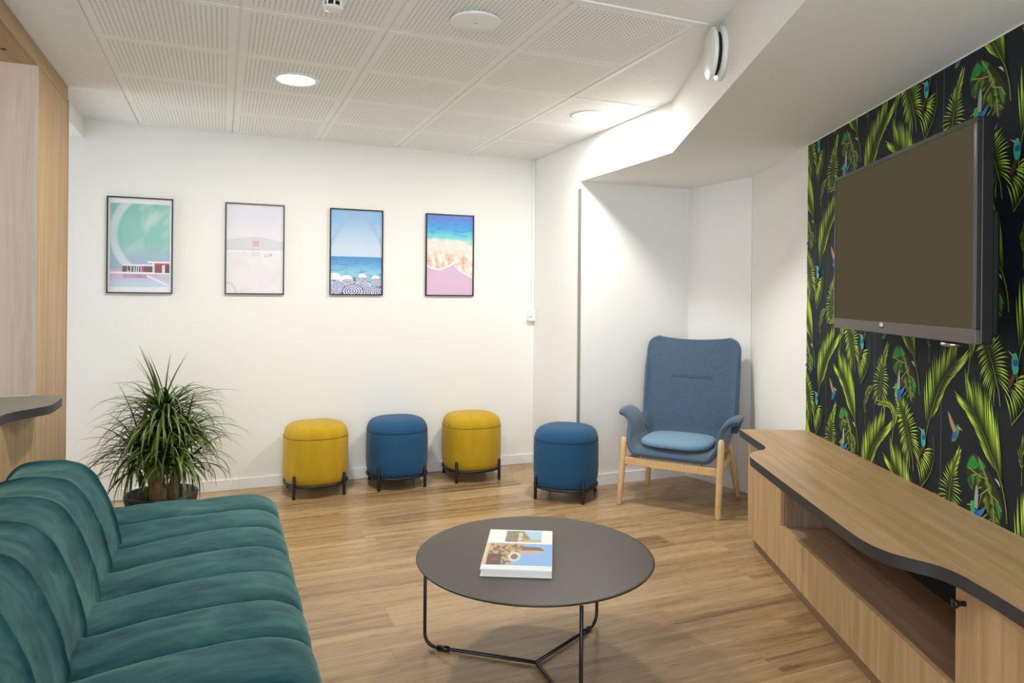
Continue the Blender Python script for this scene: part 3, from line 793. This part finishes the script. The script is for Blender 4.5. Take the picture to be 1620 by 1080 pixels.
# seat pad
bm = bmesh.new(); SG = 40; rings = []
for s, z in ((.80, .402), (.97, .408), (1.0, .420), (.985, .436), (.93, .446), (.6, .452), (.05, .454)):
    rings.append([bm.verts.new((0 + .238 * s * math.copysign(abs(math.cos(2 * PI * k / SG)) ** .62, math.cos(2 * PI * k / SG)), -.045 + .235 * s * math.copysign(abs(math.sin(2 * PI * k / SG)) ** .62, math.sin(2 * PI * k / SG)), z)) for k in range(SG)])
for a, b in zip(rings, rings[1:]):
    for k in range(SG): bm.faces.new((a[k], a[(k + 1) % SG], b[(k + 1) % SG], b[k]))
bm.faces.new(rings[0]); bm.faces.new(rings[-1])
obj('seat_cushion', bm, MCU, ch, True)
# wooden frame
legs = {'fl': ((-.335, -.305), (-.318, -.262), .455), 'fr': ((.325, -.300), (.338, -.268), .505), 'rl': ((-.328, .288), (-.272, .185), .42), 'rr': ((.335, .300), (.280, .195), .46)}
for k, (b, tp, h) in legs.items():
    bm = bmesh.new(); pts = [Vector((b[0], b[1], 0.0)).lerp(Vector((tp[0], tp[1], h)), q) for q in (0, .01, .3, .6, .9, .985, 1)]
    tube(bm, pts, [.0165, .0185, .020, .0215, .021, .0175, .009], 18); obj('leg', bm, MBEECH, ch, True)
def bar(a, b, w_, h_):
    a = Vector(a); b = Vector(b); d = (b - a); L = d.length; bm = box(0, L, -w_ / 2, w_ / 2, -h_ / 2, h_ / 2)
    bmesh.ops.transform(bm, verts=bm.verts, matrix=Matrix.Translation(a) @ d.to_track_quat('X', 'Z').to_matrix().to_4x4()); return bm
zr = .298
obj('rail', bar((-.305, -.275, zr), (.305, -.275, zr - .004), .022, .052), MBEECH, ch, bevel=.004)
obj('rail', bar((-.303, -.28, zr - .01), (-.290, .215, zr + .005), .022, .052), MBEECH, ch, bevel=.004)
obj('rail', bar((.303, -.28, zr - .01), (.298, .225, zr + .005), .022, .052), MBEECH, ch, bevel=.004)
obj('rail', bar((-.285, .215, zr), (.295, .225, zr), .022, .052), MBEECH, ch, bevel=.004)
for x, y in ((-.20, -.215), (.20, -.215), (-.2, .10), (.2, .10)):
    bm = bmesh.new(); tube(bm, [(x, y, .30), (x, y, .365)], .008, 10); obj('spacer', bm, MBRASS, ch, True)
obj('under_frame', box(-.21, .21, -.225, .11, .318, .332), mat('pale_underframe', (196, 186, 172), .6), ch)

# ------------------------------------------------------------------ coffee table and book
tz = 0.40
tb_ = thing('coffee_table', 'low round dark brown coffee table on thin black rods', 'coffee table', (1.154, 2.524, 0))
obj('tabletop', lathe(bmesh.new(), [(.30, tz - .013), (.452, tz - .013), (.462, tz - .009), (.467, tz - .003), (.464, tz - .0003), (.455, tz), (.02, tz)], 128), MTABLE, tb_, True)
tb_.children[0].data.materials.append(MBLACK)
for p in tb_.children[0].data.polygons:
    if p.normal.z < 0.6: p.material_index = 1
jc = Vector((1.128 - 1.154, 2.446 - 2.524, .0105))
for fx_, fy_ in ((.765, 2.729), (1.503, 2.640), (1.116, 2.062)):
    f0 = Vector((fx_ - 1.154, fy_ - 2.524, 0)); ins = (Vector((jc.x, jc.y, 0)) - f0).normalized()
    pts = [f0 + Vector((0, 0, tz - .012)), f0 + Vector((0, 0, .20))]
    for q in range(9):
        a = q / 8 * PI / 2; pts.append(f0 + ins * (.05 * (1 - math.cos(a))) + Vector((0, 0, .0105 + .05 * (1 - math.sin(a)))))
    pts.append(jc)
    bm = bmesh.new(); tube(bm, pts, .0068, 12); lg = obj('leg', bm, MBLACK, tb_, True)
    bm = bmesh.new(); p0 = f0 + ins * .055 + Vector((0, 0, .0105)); tube(bm, [p0, p0 + ins * .05], .0105, 12); obj('glide', bm, MBLKPL, lg, True)
def book_cover(u, v):
    vd = 1 - v
    c = np.zeros(u.shape + (3,)) + np.array([240, 240, 240.])
    p1 = rect(u, vd, .27, .83, .03, .33)
    uu, vv = (u - .27) / .56, (vd - .03) / .30
    n = fbm(u * 26, vd * 30, 41)
    q = mixc(np.zeros_like(c) + np.array([116, 122, 92.]), (186, 170, 130), np.clip((n - .4) * 3, 0, 1))
    q = mixc(q, (170, 206, 232), sm(.0, .1, uu - .45 - .25 * vv)); q = mixc(q, (206, 178, 120), sm(.72, .85, vv + .1 * (n - .5)) * (uu > .4))
    q = mixc(q, (236, 232, 226), ((np.abs(uu - .42) < .06) & (vv > .15)) * .7); q = mixc(q, (190, 60, 50), ((n > .62) & (uu < .5) & (vv > .5)) * .8); q = mixc(q, (110, 110, 170), ((uu < .16) & (vv > .8)) * .9)
    c = np.where(p1[..., None] > 0, q, c)
    p2 = rect(u, vd, .0, 1.0, .37, .90); uu, vv = u, (vd - .37) / .53
    n = fbm(u * 22, vd * 22, 51)
    q = np.zeros_like(c) + np.array([136, 184, 232.])
    tower = (vv > .10 + .08 * uu) & (vv < .50 - .25 * np.clip(uu - .55, 0, 1)) & (uu > .34) & (uu < .90 - .4 * np.abs(vv - .35))
    q = mixc(q, (112, 92, 80), tower * (vv < .32)); q = mixc(q, (206, 172, 138), tower * (vv >= .32))
    house = (uu < .46 + .16 * np.clip(.75 - vv, 0, 1)) & (uu < .95 - vv * .62)
    q = np.where(house[..., None], mixc(np.zeros_like(c) + np.array([204, 168, 116.]), (110, 90, 74), np.clip((n - .45) * 5, 0, 1)), q)
    q = mixc(q, (70, 52, 56), ((uu < .26) & (vv > .52) & (uu > .06)) * .85); q = mixc(q, (176, 40, 46), ((np.hypot(uu - .16, (vv - .75) * .7) < .06)) * .8)
    rw = np.hypot((uu - .45) / .085, (vv - .62) / .2); q = mixc(q, (222, 212, 196), (rw < 1.1) * 1.0); q = mixc(q, (110, 112, 116), (rw < .62) * 1.0)
    q = mixc(q, (226, 206, 170), (uu < .05) * .9)
    return np.where(p2[..., None] > 0, q, c)
BA = math.atan2(2.272 - 2.391, 1.117 - .874)
bk = thing('book', 'white photo book with a church on its cover on the round coffee table', 'book', (.874, 2.391, tz), BA)
BW, BD, BH = .262, .432, .026
obj('back_cover', box(0, BW, 0, BD, 0, .002), mat('white_book_card', (236, 236, 236), .4), bk)
pgm = mat('white_book_pages', (228, 226, 222), .7); noise_tint(pgm, (214, 212, 208), (236, 234, 231), 4.0, 3.0, stretch=(1, 1, 260))
obj('page_block', box(.003, BW - .003, .004, BD - .003, .002, BH - .002), pgm, bk)
obj('front_cover', box(0, BW, 0, BD, BH - .002, BH), mat('white_glossy_card', (240, 240, 240), .35), bk)
print_mesh('cover_print', book_cover, BW - .002, BD - .002, 130, 150, attr_mat('cover_print_ink', .35), bk.children[2], (.001, .001, BH + .0004), (1, 0, 0), (0, 1, 0))

# ------------------------------------------------------------------ potted dragon tree
pl = thing('potted_plant', 'bushy green dragon tree in a dark grey pot behind the sofa', 'plant', (-.305, 4.40, 0))
MPOT = mat('dark_grey_pot', (62, 62, 64), .5)
obj('pot', lathe(bmesh.new(), [(.125, 0), (.13, .004), (.165, .14), (.188, .270), (.192, .285), (.188, .292), (.172, .292), (.168, .282), (.155, .215), (.02, .215)], 64), MPOT, pl, True)
MSOIL = mat('potting_soil', (46, 36, 28), .95); noise_tint(MSOIL, (30, 24, 18), (66, 52, 40), 90.0, 5.0, bump=.8)
obj('soil', lathe(bmesh.new(), [(.156, .214), (.156, .222), (.08, .230), (.004, .226)], 40), MSOIL, pl, True)
MTR = mat('ridged_trunk_bark', (112, 88, 58), .9); noise_tint(MTR, (112, 86, 56), (176, 144, 102), 30.0, 6.0, bump=.9, stretch=(1, 1, .6), bscale=70.0)
trunks = [([(-.01, -.02, .21), (-.015, -.02, .30), (-.025, -.015, .38), (.0, -.01, .48), (.01, 0, .60), (.015, .0, .74)], [.052, .046, .040, .032, .026, .018]),
          ([(.055, .02, .21), (.062, .02, .30), (.07, .02, .38), (.08, .03, .47), (.10, .03, .58)], [.034, .029, .026, .021, .015]),
          ([(-.025, -.015, .36), (-.07, -.02, .44), (-.095, -.02, .55)], [.028, .021, .014])]
for pts, rr_ in trunks:
    P = crom(pts, 22); rad = list(np.interp(np.linspace(0, 1, 22), np.linspace(0, 1, len(rr_)), rr_))
    rad = [q * (1 + .06 * math.sin(i * 2.3)) for i, q in enumerate(rad)]
    bm = bmesh.new(); tube(bm, P, rad, 14); obj('trunk', bm, MTR, pl, True)
MLV = attr_mat('dragon_tree_leaf', .42)
LV, LF, LC = [], [], []
rg = random.Random(5)
heads = [((.015, .0, .74), 130, 1.05, .0), ((.0, -.02, .66), 105, 1.0, -.1), ((.10, .03, .60), 105, .95, -.1), ((-.10, -.02, .56), 115, .95, -.15), ((.13, -.05, .48), 55, .85, -.35), ((-.13, .04, .46), 55, .85, -.4), ((.04, -.10, .52), 60, .9, -.25), ((.02, .10, .55), 50, .9, -.2)]
for hc, n, scl, el0 in heads:
    for k in range(n):
        az = rg.uniform(0, 2 * PI); el = rg.triangular(-.6, 1.55, .65) + el0
        L = rg.uniform(.26, .42) * scl * (1 if el > 0 else .85); droop = rg.uniform(.7, 2.2) * (0.25 if el > 1.15 else 1.0)
        wd = rg.uniform(.0050, .0090); sg = 8
        p = Vector(hc) + Vector((rg.uniform(-.02, .02), rg.uniform(-.02, .02), rg.uniform(-.05, .04)))
        tone = rg.uniform(.55, 1.25); tw = az + PI / 2 + rg.uniform(-.4, .4)
        c0 = s2l((56, 78, 30)) * tone; c1 = s2l((112, 134, 60)) * tone
        b = len(LV); e = el
        for q in range(sg + 1):
            t_q = q / sg; ww = wd * (1 - t_q ** 2.2) * (0.7 + .5 * min(1, t_q * 4)) + .0003
            side = Vector((math.cos(tw), math.sin(tw), 0)) * ww
            nrm = Vector((-math.sin(e) * math.cos(az), -math.sin(e) * math.sin(az), math.cos(e))) * ww * .35
            LV.append(p + side + nrm); LV.append(p.copy()); LV.append(p - side + nrm)
            stp = L / sg; e2 = e - droop / sg * (0.4 + 1.2 * t_q)
            e = max(-1.5, e2)
            p = p + Vector((math.cos(e) * math.cos(az), math.cos(e) * math.sin(az), math.sin(e))) * stp
            if p.z < .17: p.z = .17
        for q in range(sg):
            for s_ in (0, 1):
                i0 = b + 3 * q + s_; LF.append((i0, i0 + 1, i0 + 4, i0 + 3)); LC.append(c0 * (1 - q / sg) + c1 * (q / sg))
me = bpy.data.meshes.new('foliage'); me.from_pydata([tuple(v) for v in LV], [], LF)
ca = me.color_attributes.new('print', 'FLOAT_COLOR', 'CORNER')
buf = np.ones((len(LF), 4, 4), np.float32); buf[:, :, :3] = np.clip(np.array(LC), 0, 1)[:, None, :]
ca.data.foreach_set('color', buf.reshape(-1))
link('foliage', me, MLV, pl, True)

# ------------------------------------------------------------------ sofa
MV = mat('teal_velvet', (38, 84, 88), .8, spec=.2, sheen=1.0)
t = NT(MV); b = bsdf(MV); tc = t.new('ShaderNodeTexCoord')
mp = t.new('ShaderNodeMapping', i_Vector=tc.outputs['Object'], i_Scale=(3.0, 9.0, 5.0))
n1 = t.new('ShaderNodeTexNoise', i_Vector=mp.outputs[0], i_Scale=1.3, i_Detail=5.0, i_Roughness=.6, i_Distortion=.6)
n2 = t.new('ShaderNodeTexNoise', i_Vector=tc.outputs['Object'], i_Scale=650.0, i_Detail=2.0)
vc = t.ramp(n1.outputs[0], [(.32, L4((17, 58, 68))), (.50, L4((32, 78, 82))), (.68, L4((56, 101, 98)))])
t.l.new(vc, b.inputs['Base Color'])
b.inputs['Sheen Roughness'].default_value = .38
b.inputs['Sheen Tint'].default_value = L4((150, 190, 178))
sw = t.math('ADD', .22, t.math('MULTIPLY', n1.outputs[0], .7)); t.l.new(sw, b.inputs['Sheen Weight'])
bp = t.new('ShaderNodeBump', i_Strength=.15, i_Distance=.001, i_Height=n2.outputs[0]); t.l.new(bp.outputs[0], b.inputs['Normal'])
so_ = thing('sofa', 'teal velvet sofa with channel stitched seat and back', 'sofa', (0, 0, 0))
def channel(profile, ys, nprof, nch, bulge, ext_end=True, lift=None):
    """profile (x,z) list; ys seam positions, far first. returns bmesh"""
    P = crom([(p[0], p[1], 0) for p in profile], nprof)
    N = []
    for i in range(nprof):
        tg = (P[min(nprof - 1, i + 1)] - P[max(0, i - 1)]).normalized(); N.append(Vector((tg.y, -tg.x, 0)) * -1)
    bm = bmesh.new(); cols = []
    rq = random.Random(3)
    for c in range(len(ys) - 1):
        ya, yb = ys[c], ys[c + 1]
        for k in range(nch + (1 if c == len(ys) - 2 else 0)):
            tt = (1 - math.cos(PI * k / nch)) / 2; y = ya + (yb - ya) * tt
            s = abs(2 * tt - 1)
            bb = bulge * ((1 - s ** 3.4) ** .55)
            if c == 0 and tt < .5: bb = bulge * ((1 - s ** 9) ** .5)
            lf = lift(y) if lift else 0.0
            col = []
            for i in range(nprof):
                q = P[i] + N[i] * bb
                wr = .0012 * math.sin(i * .9 + y * 31) * math.sin(y * 17 + i * .23)
                col.append(bm.verts.new((q.x + N[i].x * wr, y, q.y + N[i].y * wr + lf * (max(0, min(1, (-.08 - q.x) / .27)) - .22 * max(0, 1 - abs(q.x + .02) / .2)))))
            cols.append(col)
    for a, d in zip(cols, cols[1:]):
        for i in range(nprof - 1): bm.faces.new((a[i], a[i + 1], d[i + 1], d[i]))
    bm.faces.new(cols[0]); bm.faces.new(cols[-1])
    return bm
seat_prof = [(-.765, .12), (-.77, .30), (-.755, .385), (-.62, .392), (-.42, .388), (-.34, .392), (-.20, .412), (-.05, .424), (.06, .426), (.14, .420), (.20, .402), (.238, .368), (.246, .30), (.244, .20), (.235, .12)]
sy = [3.665, 3.425, 3.165, 2.915, 2.655, 2.400, 2.140, 1.880, 1.620, 1.360, 1.10]
def fix_n(bm): return bm
obj('seat', channel(seat_prof, sy, 84, 20, .020, lift=lambda y: .030 * smooth(3.25, 3.50, y)), MV, so_, True)
back_prof = [(-.372, .33), (-.358, .36), (-.360, .40), (-.372, .47), (-.392, .545), (-.420, .62), (-.452, .685), (-.492, .732), (-.548, .756), (-.62, .764), (-.70, .756), (-.745, .722), (-.764, .655), (-.770, .55), (-.772, .40)]
by = [3.205, 2.935, 2.675, 2.415, 2.160, 1.900, 1.640, 1.380, 1.12]
obj('backrest', channel(back_prof, by, 84, 20, .017), MV, so_, True)
bm = bmesh.new(); bx(bm, -.76, .20, 1.14, 3.60, .05, .135)
obj('base', bm, mat('black_sofa_base', (20, 22, 24), .7), so_, bevel=.01)
for x in (-.70, .14):
    for y in (1.22, 3.52):
        bm = bmesh.new(); tube(bm, [(x, y, 0), (x, y, .052)], [.016, .02], 14); obj('foot', bm, MBLACK, so_, True)

# ------------------------------------------------------------------ timber lined serving niche on the left
FX = -.81
OAKJ = ((148, 119, 82), (170, 140, 100), (186, 156, 116))
WJ = wood('oak_jamb_upright', *OAKJ, 2, .5, 8.8); WJY = wood('oak_header_lengthwise', *OAKJ, 1, .5, 6.6)
nc = thing('serving_niche', 'floor to ceiling oak lined niche with a dark counter behind the sofa', 'cabinet', (FX, 0, 0))
JY = 3.925
obj('header_panel', box(-.02, 0, -.45, 4.605, 2.487, CE - .003), WJY, nc)
obj('jamb_panel', box(-.022, 0, JY, 4.605, 0, 2.484), WJ, nc)
obj('end_strip', box(-.03, .001, 4.606, 4.628, 0, 2.50), wood('darker_oak_edge', (134, 98, 66), (158, 120, 84), (176, 138, 100), 2, .5), nc)
obj('side_panel', box(-.80, -.0006, JY - .003, JY - .0006, .928, 2.4865), WZ2, nc)
tp_ = obj('top_panel', box(-.80, -.0205, -.45, JY + .02, 2.4875, 2.507), WY, nc)
b = lathe(bmesh.new(), [(.011, -.001), (.011, .002)], 24); obj('cable_hole', b, MDARK, tp_, loc=(-.09, 3.72, 2.4874))
obj('back_panel', box(-.80, -.785, -.45, JY, 0.90, 2.487), WZ2, nc)
obj('front_panel', box(-.022, -.0005, -.45, JY - .003, 0, .8865), WJ, nc)
obj('side_strip', box(-.8, -.4, JY, 4.62, .0, .05), WZ, nc)
# counter with the wavy edge
cp = [(-1.59, -.45), (-1.59, 3.921), (-.81, 3.921), (-.698, 3.885), (-.681, 3.80), (-.679, 3.70), (-.680, 3.585), (-.700, 3.528), (-.735, 3.48), (-.780, 3.415), (-.801, 3.34), (-.795, 3.25), (-.77, 3.1), (-.75, 2.8), (-.75, -.45)]
cpa = [Vector((p[0], p[1], 0)) for p in cp[:3]] + crom([(p[0], p[1], 0) for p in cp[3:14]], 60) + [Vector((*cp[14], 0))]
ct = obj('countertop', prism(bmesh.new(), cpa, .889, .9262), [MGREYTOP, MANTH])
for p in ct.data.polygons: p.material_index = 0 if abs(p.normal.z) > .5 else 1
tag(ct, 'grey counter slab with a wavy dark edge in the oak niche', 'countertop')

# ------------------------------------------------------------------ low cabinet under the television
bn = thing('low_cabinet', 'low oak cabinet with an open shelf along the palm leaf wall', 'cabinet', W0, RW)
OF = .331                       # front plane, measured out from the wall (local y = -o)
S0, SE = .012, 4.6
def lb(s0, s1, o0, o1, z0, z1): return box(s0, s1, -o1, -o0, z0, z1)
obj('end_panel', lb(S0, .178, OF - .02, OF, .06, .619), WZ, bn)
obj('side_panel', lb(S0, S0 + .018, .004, OF - .0205, .06, .619), WZ, bn)
obj('front_panel', lb(.1785, .548, OF - .02, OF, .06, .619), wood('oak_front_panel', *OAK_LIT, 2, .5, 4.4), bn)
obj('lower_panel', lb(.5485, 2.008, OF - .02, OF, .06, .281), wood('oak_lower_panel', *OAK_LIT, 2, .5, 6.1), bn)
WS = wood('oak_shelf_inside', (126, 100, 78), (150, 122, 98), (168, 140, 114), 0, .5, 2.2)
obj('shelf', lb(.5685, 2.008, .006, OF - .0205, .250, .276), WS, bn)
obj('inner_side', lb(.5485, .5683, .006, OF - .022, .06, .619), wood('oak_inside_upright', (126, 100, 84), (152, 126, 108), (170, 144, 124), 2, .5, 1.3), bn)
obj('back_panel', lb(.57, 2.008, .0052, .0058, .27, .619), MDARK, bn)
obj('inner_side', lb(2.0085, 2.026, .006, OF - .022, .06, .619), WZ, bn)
dr = obj('door', lb(2.009, 2.60, OF - .02, OF, .06, .619), WDOOR, bn)
b = lathe(bmesh.new(), [(.008, 0), (.008, .004), (.0065, .012), (.010, .020), (.0135, .026), (.0135, .032), (.011, .035), (.001, .0355)], 28)
bmesh.ops.rotate(b, verts=b.verts, cent=(0, 0, 0), matrix=Matrix.Rotation(PI / 2, 3, 'X'))
kb = obj('knob', b, MBLKPL, dr, True, loc=(2.052, -OF, .549))
obj('door', lb(2.603, 3.20, OF - .02, OF, .06, .619), WDOOR, bn)
obj('door', lb(3.203, SE, OF - .02, OF, .06, .619), WDOOR, bn)
obj('plinth', lb(.07, SE, OF - .035, OF - .018, 0, .0595), wood('oak_plinth', (112, 84, 60), (134, 104, 78), (150, 120, 92), 0, .5), bn)
# worktop with the notched, wavy front edge
front = [(.020, .386), (.25, .388), (.44, .388), (.500, .394), (.545, .412), (.578, .445), (.612, .485), (.655, .517), (.705, .533), (.78, .540), (1.10, .540), (1.40, .539), (1.66, .538), (1.80, .537), (1.865, .532), (1.915, .521), (1.965, .500), (2.005, .466), (2.052, .418), (2.10, .394), (2.165, .383), (2.35, .372), (2.8, .370), (3.6, .37), (SE, .37)]
fr = crom([(s, -o, 0) for s, o in front], 220)
pts = fr + [Vector((SE, -.0015, 0)), Vector((.020, -.0015, 0))]
wk = obj('worktop', prism(bmesh.new(), pts, .6205, .66), [WX, MANTH])
for p in wk.data.polygons: p.material_index = 0 if abs(p.normal.z) > .5 else 1
wk.location = W0; wk.rotation_euler = (0, 0, RW)
tag(wk, 'long oak worktop with a wavy anthracite front edge under the television', 'worktop')

# ------------------------------------------------------------------ television
TL = Vector((2.666, 2.464, 0)); TR = Vector((2.132, 1.433, 0)); td = (TR - TL); TW = td.length; td.normalize()
TRZ = math.atan2(td.y, td.x)
TZ, TH = 1.283, .70
tv = thing('television', 'large flat television with a blank brown screen hung on the palm leaf wall', 'television', (TL.x, TL.y, TZ), TRZ)
# local: x to the right, y into the wall, z up
MBEZ = mat('grey_brown_bezel', (92, 84, 78), .38, metal=.35)
MBODY = mat('black_tv_body', (14, 14, 17), .4)
MSCR = mat('blank_brown_screen', (0, 0, 0), .9, spec=.0)
bsdf(MSCR).inputs['Emission Color'].default_value = L4((84, 75, 57)); bsdf(MSCR).inputs['Emission Strength'].default_value = 0.97 / 2 ** 0.68
obj('body', box(0, TW, .012, .050, 0, TH), MBODY, tv, bevel=.004)
obj('rear_housing', box(.12, TW - .06, .050, .105, .02, .42), MBODY, tv, bevel=.01)
bm = bmesh.new(); bz = .011
bx(bm, 0, TW, -.003, .012, 0, .046); 
bm2 = bmesh.new(); bx(bm2, 0, TW, -.003, .012, TH - bz - .004, TH); bx(bm2, 0, bz, -.003, .012, .0465, TH - bz - .0045); bx(bm2, TW - bz - .006, TW, -.003, .012, .0465, TH - bz - .0045)
obj('upper_bezel', bm2, mat('dark_glossy_bezel', (44, 41, 40), .25), tv, bevel=.0015)
obj('bezel', bm, MBEZ, tv, bevel=.0015)
obj('screen', box(bz, TW - bz - .006, .001, .012, .046, TH - bz - .004), MSCR, tv)
obj('logo', box(TW * .43, TW * .43 + .024, -.006, -.003, .026, .042), MCHROME, tv, bevel=.001)
obj('logo_plate', box(TW * .43 - .002, TW * .43 + .026, -.006, -.003, .020, .026), MBLKPL, tv)
obj('wall_bracket', box(TW * .35, TW * .65, .105, .152, .15, .40), MBODY, tv)
b = lathe(bmesh.new(), [(.012, 0), (.030, -.004), (.034, -.012), (.024, -.018), (.002, -.020)], 28)
obj('receiver', b, MCHROME, tv, True, loc=(TW * .83, .03, -.001))
